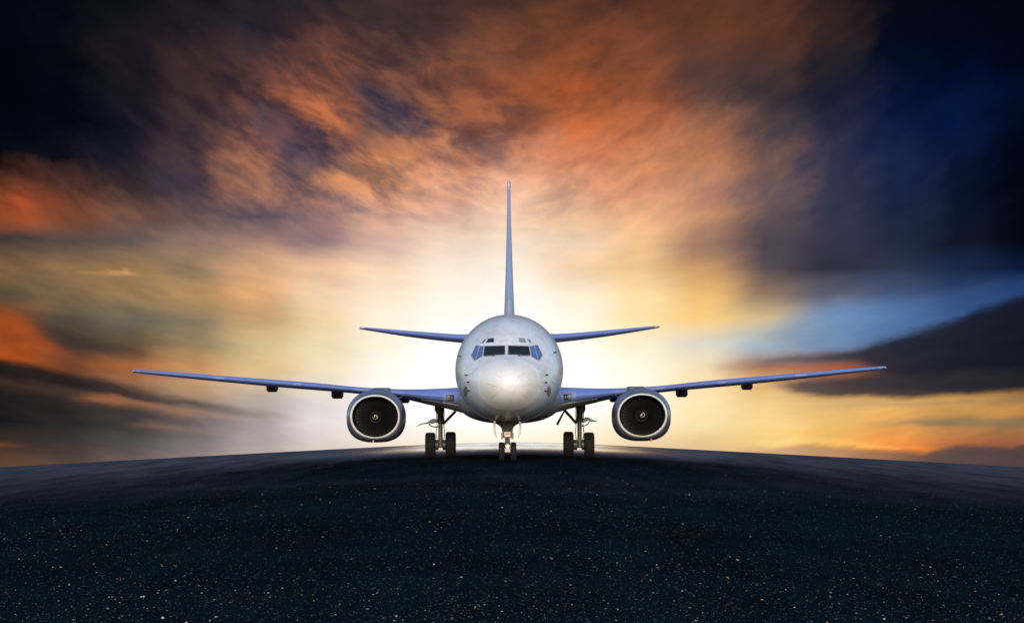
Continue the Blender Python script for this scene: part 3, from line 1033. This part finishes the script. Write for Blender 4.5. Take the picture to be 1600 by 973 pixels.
blade_me = None
NAC = [(0.0, 0.888, 0.783, 0.782, 2.05), (0.03, 0.928, 0.818, 0.812, 2.1), (0.10, 0.985, 0.875, 0.86, 2.25), (0.25, 1.035, 0.93, 0.91, 2.45),
       (0.6, 1.085, 0.985, 0.95, 2.6), (1.2, 1.10, 1.01, 0.965, 2.65), (2.0, 1.09, 1.0, 0.94, 2.5), (2.9, 1.0, 0.9, 0.82, 2.2), (3.6, 0.86, 0.76, 0.68, 2.0)]
for sx, ex, ey in ((-1, 586.0, 650.8), (1, 1003.7, 648.6)):
    c0 = loc(ex, ey, S_IN)
    cx, cz = c0.x, c0.z
    mb = MB()
    rings = [nac_ring(cx, cz, S_IN + s, *curve(NAC, s)) for s in [0.022 * (1 - i / 12) + 0.3 * i / 12 for i in range(12)] + [0.3 + 3.3 * i / 20 for i in range(21)]]
    rings += [nac_ring(cx, cz, S_IN + 3.55, 0.83, 0.73, 0.65, 2.0), nac_ring(cx, cz, S_IN + 2.4, 0.80, 0.75, 0.68, 2.0)]
    mb.rings(rings, cap0=False, cap1=True)
    nac = mb.build('engine_nacelle', M['cowl'], root)
    nac['label'] = 'grey blue turbofan nacelle with flattened underside'
    mb = MB()
    rings = [nac_ring(cx, cz, S_IN + s, *curve(NAC, s)) for s in (0.025, 0.018, 0.011, 0.005)]
    rings.append(nac_ring(cx, cz, S_IN - 0.004, 0.872, 0.765, 0.768, 2.05))
    rings += [nac_ring(cx, cz, S_IN + 0.003, 0.862, 0.757, 0.760, 2.03), nac_ring(cx, cz, S_IN + 0.012, 0.854, 0.75, 0.753, 2.0)]
    mb.rings(rings, cap0=False, cap1=False)
    mb.build('intake_lip', M['lip'], nac)
    mb = MB()
    mb.rings([nac_ring(cx, cz, S_IN + s, a, b, b, 2.0) for s, a, b in ((0.0121, 0.853, 0.752), (0.05, 0.832, 0.735), (0.3, 0.79, 0.735), (0.62, 0.775, 0.765), (0.95, 0.77, 0.77))], cap0=False, cap1=True)
    mb.build('intake_duct', M['duct'], nac)
    # fan: 38 twisted blades on a hub
    fan_s = S_IN + 0.66
    if blade_me is None:
        m = MB()
        rings = []
        for i in range(6):
            u = i / 5
            r = 0.20 + 0.555 * u
            ch = 0.034 + 0.030 * u
            tw = RAD(28 + 34 * u)
            dx, dy = math.sin(tw) * ch, math.cos(tw) * ch * 0.8
            th = 0.006 - 0.004 * u
            rings.append([(-dx, -dy, r), (th, -dy * 0.1, r), (dx, dy, r), (-th, dy * 0.1, r)])
        m.rings(rings)
        blade_me = m.mesh('fan_blade')
        blade_me.materials.append(M['blade'])
    for k in range(38):
        o = bpy.data.objects.new('fan_blade', blade_me)
        col.objects.link(o)
        o.parent = nac
        o.location = (cx, fan_s, cz)
        o.rotation_euler = (0, 2 * math.pi * k / 38, 0)
    mb = MB()
    mb.lathe_y([(fan_s - 0.42, 0.006), (fan_s - 0.38, 0.045), (fan_s - 0.25, 0.12), (fan_s - 0.1, 0.19), (fan_s, 0.22), (fan_s + 0.1, 0.225)], cx, cz, 36)
    mb.build('spinner', M['spinner'], nac)
    mb = MB()
    mb.lathe_y([(fan_s - 0.045, 0.213), (fan_s - 0.05, 0.222), (fan_s - 0.03, 0.236), (fan_s + 0.02, 0.236)], cx, cz, 36)
    mb.build('hub_ring', M['blade'], nac)
    # white spiral on the spinner
    SP = [(0.006, -0.42), (0.045, -0.38), (0.12, -0.25), (0.19, -0.1), (0.22, 0.0)]
    mb = MB()
    a0 = RAD(60) if sx > 0 else RAD(200)
    lft, rgt = [], []
    for i in range(30):
        u = i / 29
        r = 0.026 + 0.086 * u
        wdt = 0.009 + 0.009 * math.sin(math.pi * u)
        an = a0 + RAD(380) * u * (-1 if sx < 0 else 1)
        for rr, acc in ((r - wdt, lft), (r + wdt, rgt)):
            rr = max(rr, 0.008)
            yy = curve(SP, rr)[0]
            acc.append(Vector((cx + rr * math.cos(an), fan_s + yy - 0.006, cz + rr * math.sin(an))))
    vs = lft + rgt + [p + Vector((0, 0.012, 0)) for p in lft + rgt]
    n = 30
    fs = []
    for i in range(n - 1):
        fs += [(i, i + 1, n + i + 1, n + i), (2 * n + i, 3 * n + i, 3 * n + i + 1, 2 * n + i + 1), (i, 2 * n + i, 2 * n + i + 1, i + 1), (n + i, n + i + 1, 3 * n + i + 1, 3 * n + i)]
    fs += [(0, n, 3 * n, 2 * n), (n - 1, 3 * n - 1, 4 * n - 1, 2 * n - 1)]
    mb.add(vs, fs)
    mb.build('spinner_spiral', M['swirl'], nac)
    # core nozzle and plug
    mb = MB()
    mb.lathe_y([(S_IN + 2.4, 0.60), (S_IN + 3.7, 0.56), (S_IN + 4.5, 0.42), (S_IN + 4.5, 0.36), (S_IN + 4.3, 0.30), (S_IN + 5.1, 0.03)], cx, cz, 32)
    mb.build('exhaust_nozzle', M['gear'], nac)
    # pylon
    mb = MB()
    rings = []
    pxl = (579.5, 606.5) if sx < 0 else (986.0, 1013.0)
    for s, hw, zt, ins in ((1.0, 0.08, cz + 0.93, 0.0), (1.5, 0.22, cz + 1.0, 0.05), (2.2, 0.32, cz + 1.05, 0.1), (3.0, 0.36, cz + 1.085, 0.13), (4.2, 0.36, cz + 1.08, 0.13), (5.6, 0.26, cz + 0.9, 0.13)):
        mid = cx - sx * ins
        zb = cz + 0.55
        rings.append([(mid - hw, S_IN + s, zb), (mid - hw, S_IN + s, zt - 0.08), (mid - hw * 0.8, S_IN + s, zt), (mid + hw * 0.8, S_IN + s, zt), (mid + hw, S_IN + s, zt - 0.08), (mid + hw, S_IN + s, zb)])
    mb.rings(rings)
    mb.build('pylon', M['cowl'], nac, bevel=0.01)
    # vortex strake on the inboard shoulder of the cowl
    an = RAD(38) if sx < 0 else RAD(142)
    mb = MB()
    d = Vector((math.cos(an), 0, math.sin(an)))
    p0 = Vector((cx, 0, cz))
    mb.rings([[p0 + d * r0 + Vector((0, S_IN + s, e)) for r0, s, e in ((0.95, 0.5, k), (1.33, 1.15, k), (1.33, 1.5, k), (0.95, 1.6, k))] for k in (-0.012, 0.012)])
    mb.build('strake', M['cowl'], nac, smooth=False)
    # red mast at the foot of the cowl
    rp = loc(583.2 if sx < 0 else 1017.5, 689.0 if sx < 0 else 687.0, S_IN + 0.2)
    mb = MB()
    mb.box((rp.x - 0.025, rp.y - 0.05, rp.z - 0.06), (rp.x + 0.025, rp.y + 0.12, rp.z + (0.07 if sx < 0 else 0.04)))
    mb.build('drain_mast', M['red'], nac, bevel=0.008)

# --- landing gear
def local_ground(x, s):
    """height of the runway under a point of the airframe, in airframe coordinates"""
    w = MW @ Vector((x, s, 0))
    return ground_z(w.x, w.y) - w.z


def tyre(name, x, s, R, hw, parent):
    z = local_ground(x, s) + R - 0.008
    m = MB()
    prof = [(-hw * 0.72, R * 0.50), (-hw * 0.98, R * 0.62), (-hw, R * 0.78), (-hw * 0.90, R * 0.92), (-hw * 0.66, R * 0.99)]
    grooves = [(-0.46, 1.0), (-0.44, 0.975), (-0.38, 0.975), (-0.36, 1.0), (-0.05, 1.0), (-0.03, 0.975), (0.03, 0.975), (0.05, 1.0), (0.36, 1.0), (0.38, 0.975), (0.44, 0.975), (0.46, 1.0)]
    prof += [(hw * a, R * b) for a, b in grooves] + [(-a, b) for a, b in prof[::-1]]
    m.lathe_x(prof, x, s, z, 48)
    m.build('tyre', M['rubber'], parent)
    m = MB()
    m.lathe_x([(-hw * 0.74, 0.04), (-hw * 0.74, R * 0.3), (-hw * 0.84, R * 0.48), (-hw * 0.6, R * 0.53), (hw * 0.6, R * 0.53), (hw * 0.84, R * 0.48), (hw * 0.74, R * 0.3), (hw * 0.74, 0.04)], x, s, z, 32)
    m.build('wheel_rim', M['gear_light'], parent)
    return z


def P(px, py, s):
    return loc(px, py, s)


S_M = 16.5
doors = {
 -1: [(650, 667), (657, 661.5), (668, 659), (674, 654.5), (679, 653.5), (683.5, 657), (683.5, 660), (676, 661.8), (666, 661.8), (657, 663.5)],
 1: [(910.5, 656.5), (914, 652), (919, 651.5), (925, 655), (932.5, 657.2), (932.5, 658.6), (924, 658.8), (919, 656), (914.5, 659.5), (910.5, 659.5)],
}
for sx, cxp, w0, w1 in ((-1, 688.3, 672.5, 704.2), (1, 905.6, 888.2, 920.6)):
    c0 = P(cxp, 690, S_M)
    xo, xi = P(w0, 690, S_M).x, P(w1, 690, S_M).x
    zax = local_ground(c0.x, S_M) + 0.50
    m = MB()
    m.tube([(c0.x, S_M - 0.1, 2.3), (c0.x, S_M - 0.05, 1.35)], 0.125, 20)
    m.tube([(c0.x, S_M - 0.05, 1.42), (c0.x, S_M - 0.05, 1.30)], 0.15, 20)
    m.tube([(c0.x, S_M - 0.05, 1.36), (c0.x, S_M, zax - 0.05)], 0.088, 20)
    m.tube([(c0.x, S_M, zax + 0.16), (c0.x, S_M, zax - 0.12)], 0.13, 20)
    g_ = m.build('main_landing_gear', M['gear'], root)
    g_['label'] = 'main landing gear leg with twin black wheels under the wing'
    m = MB()
    m.tube([(xo, S_M, zax), (xi, S_M, zax)], 0.07, 16)
    m.build('axle', M['gear_light'], g_)
    for xx in (xo, xi):
        tyre('tyre', xx, S_M, 0.505, 0.20, g_)
        m = MB()
        m.lathe_x([(-0.10, 0.10), (-0.08, 0.20), (0.08, 0.20), (0.10, 0.10)], c0.x + (xx - c0.x) * 0.42, S_M, zax, 24)
        m.build('brake_pack', M['gear'], g_)
    # side brace up to the wing root, torque links, hydraulic lines
    if sx < 0:
        a, b, e = (692.5, 662), (711.5, 642.5), (714, 645)
    else:
        a, b, e = (900.5, 661), (882.5, 641), (870.5, 663)
    m = MB()
    m.tube([P(*a, S_M), P(*b, S_M - 0.2)], 0.055, 12)
    m.build('side_brace', M['gear'], g_)
    if sx > 0:
        m = MB()
        m.tube([P(882, 641, S_M - 0.3), P(e[0], e[1], S_M - 0.5)], [0.03, 0.05], 10)
        m.build('lock_strut', M['gear'], g_)
    m = MB()
    dx = -1 if sx < 0 else 1
    m.tube([P(cxp + dx * 6.5, 630, S_M + 0.2), P(cxp + dx * 6.5, 640, S_M + 0.2), P(cxp + dx * 5.0, 646, S_M + 0.2)], [0.07, 0.07, 0.03], 12)
    m.build('retract_actuator', M['gear'], g_)
    for dz in (0.0,):
        m = MB()
        m.tube([(c0.x, S_M - 0.15, 1.25), (c0.x, S_M - 0.42, 0.95), (c0.x, S_M - 0.16, zax + 0.1)], [0.045, 0.035, 0.045], 10)
        m.build('torque_link', M['gear_light'], g_)
    for k, rr in ((-1, 0.014), (1, 0.018)):
        m = MB()
        m.tube([(c0.x + k * 0.13, S_M - 0.12, 2.1), (c0.x + k * 0.15, S_M - 0.16, 1.6), (c0.x + k * 0.13, S_M - 0.15, 1.2), (c0.x + k * 0.17, S_M - 0.2, 0.9), (c0.x + k * 0.1, S_M - 0.12, zax + 0.05)], rr, 8)
        m.build('hydraulic_line', M['dark'], g_)
    m = MB()
    pl = [P(x_, y_, S_M) for x_, y_ in doors[sx]]
    m.prism([(p.x, p.z) for p in pl], S_M - 0.45, S_M + 0.45)
    m.build('gear_door', M['door'], g_, bevel=0.008)
    m = MB()
    if sx < 0:
        m.tube([P(670, 661, S_M), P(673, 665, S_M), P(678, 666.5, S_M), P(686, 666.5, S_M)], 0.022, 8)
    else:
        m.tube([P(921, 657, S_M), P(919, 662, S_M), P(914, 664.5, S_M), P(906, 666, S_M)], 0.022, 8)
    m.build('door_link', M['gear'], g_)

# nose gear
S_N = 4.0
zn = local_ground(0, S_N)
m = MB()
m.tube([P(792.6, 672, S_N), P(792.8, 690, S_N), P(792.9, 707, S_N)], [0.10, 0.085, 0.075], 18)
m.tube([P(792.8, 690.5, S_N), P(792.8, 699.5, S_N)], 0.105, 18)
ng = m.build('nose_landing_gear', M['gear'], root)
ng['label'] = 'nose landing gear with twin small wheels under the nose'
poly = [(774.5, 655), (811.5, 655), (811.5, 661.5), (806, 664), (802, 668), (800.5, 676), (785.5, 676), (783, 668), (779.5, 664.5), (774.5, 661.5)]
m = MB()
pl = [P(x_, y_, S_N) for x_, y_ in poly]
m.prism([(p.x, p.z) for p in pl], S_N + 0.05, S_N + 0.6)
m.build('wheel_well_shade', M['dark'], ng, bevel=0.01)  # solid dark block standing in for the shade of the open wheel well
m = MB()
a, b = P(785, 684, S_N), P(801, 673.5, S_N)
m.box((a.x, S_N - 0.22, a.z), (b.x, S_N + 0.1, b.z))
m.build('steering_box', M['gear'], ng, bevel=0.015)
a, b = P(788.4, 681.8, S_N), P(797.2, 674.8, S_N)
m = MB()
m.box((a.x, S_N - 0.24, a.z), (b.x, S_N - 0.222, b.z))
m.build('cream_plate', M['cream'], ng)
a, b = P(789.2, 679.0, S_N), P(796.4, 676.0, S_N)
m = MB()
m.box((a.x, S_N - 0.252, a.z), (b.x, S_N - 0.2405, b.z))
m.build('red_placard', M['red'], ng)
for k in (-1, 1):
    c0 = P(792.8 + k * 8.2, 680.5, S_N)
    m = MB()
    m.tube([(c0.x, S_N - 0.1, c0.z + 0.12), (c0.x, S_N - 0.1, c0.z - 0.12)], 0.035, 10)
    m.build('steering_cylinder', M['gear_light'], ng)
c0 = P(793.0, 695.6, S_N)
m = MB()
m.lathe_y([(S_N - 0.23, 0.02), (S_N - 0.235, 0.075), (S_N - 0.21, 0.088), (S_N - 0.12, 0.07), (S_N - 0.07, 0.03)], c0.x, c0.z, 24)
m.build('taxi_light', M['lamp'], ng)
c0 = P(793.0, 703.4, S_N)
m = MB()
m.box((c0.x - 0.085, S_N - 0.17, c0.z - 0.06), (c0.x + 0.085, S_N - 0.02, c0.z + 0.07))
m.build('tow_fitting', M['gear_light'], ng, bevel=0.015)
xl, xr = P(783.8, 705, S_N).x, P(802.3, 705, S_N).x
m = MB()
m.tube([(xl, S_N, zn + 0.34), (xr, S_N, zn + 0.34)], 0.05, 14)
m.build('axle', M['gear_light'], ng)
for xx in (xl, xr):
    tyre('tyre', xx, S_N, 0.345, 0.103, ng)
for poly in ([(771.6, 657.5), (775.2, 656.5), (774.4, 664), (774.2, 672), (776.3, 684), (774.4, 683), (771.6, 676), (770.4, 667)],
             [(810.6, 656.5), (814.0, 659.5), (815.2, 667), (814, 676), (811.2, 683.5), (809.5, 684), (811.3, 672), (811.2, 664)]):
    m = MB()
    pl = [P(x_, y_, S_N) for x_, y_ in poly]
    m.prism([(p.x, p.z) for p in pl], S_N - 0.5, S_N + 0.6)
    m.build('nose_gear_door', M['gear_light'], ng, bevel=0.006)
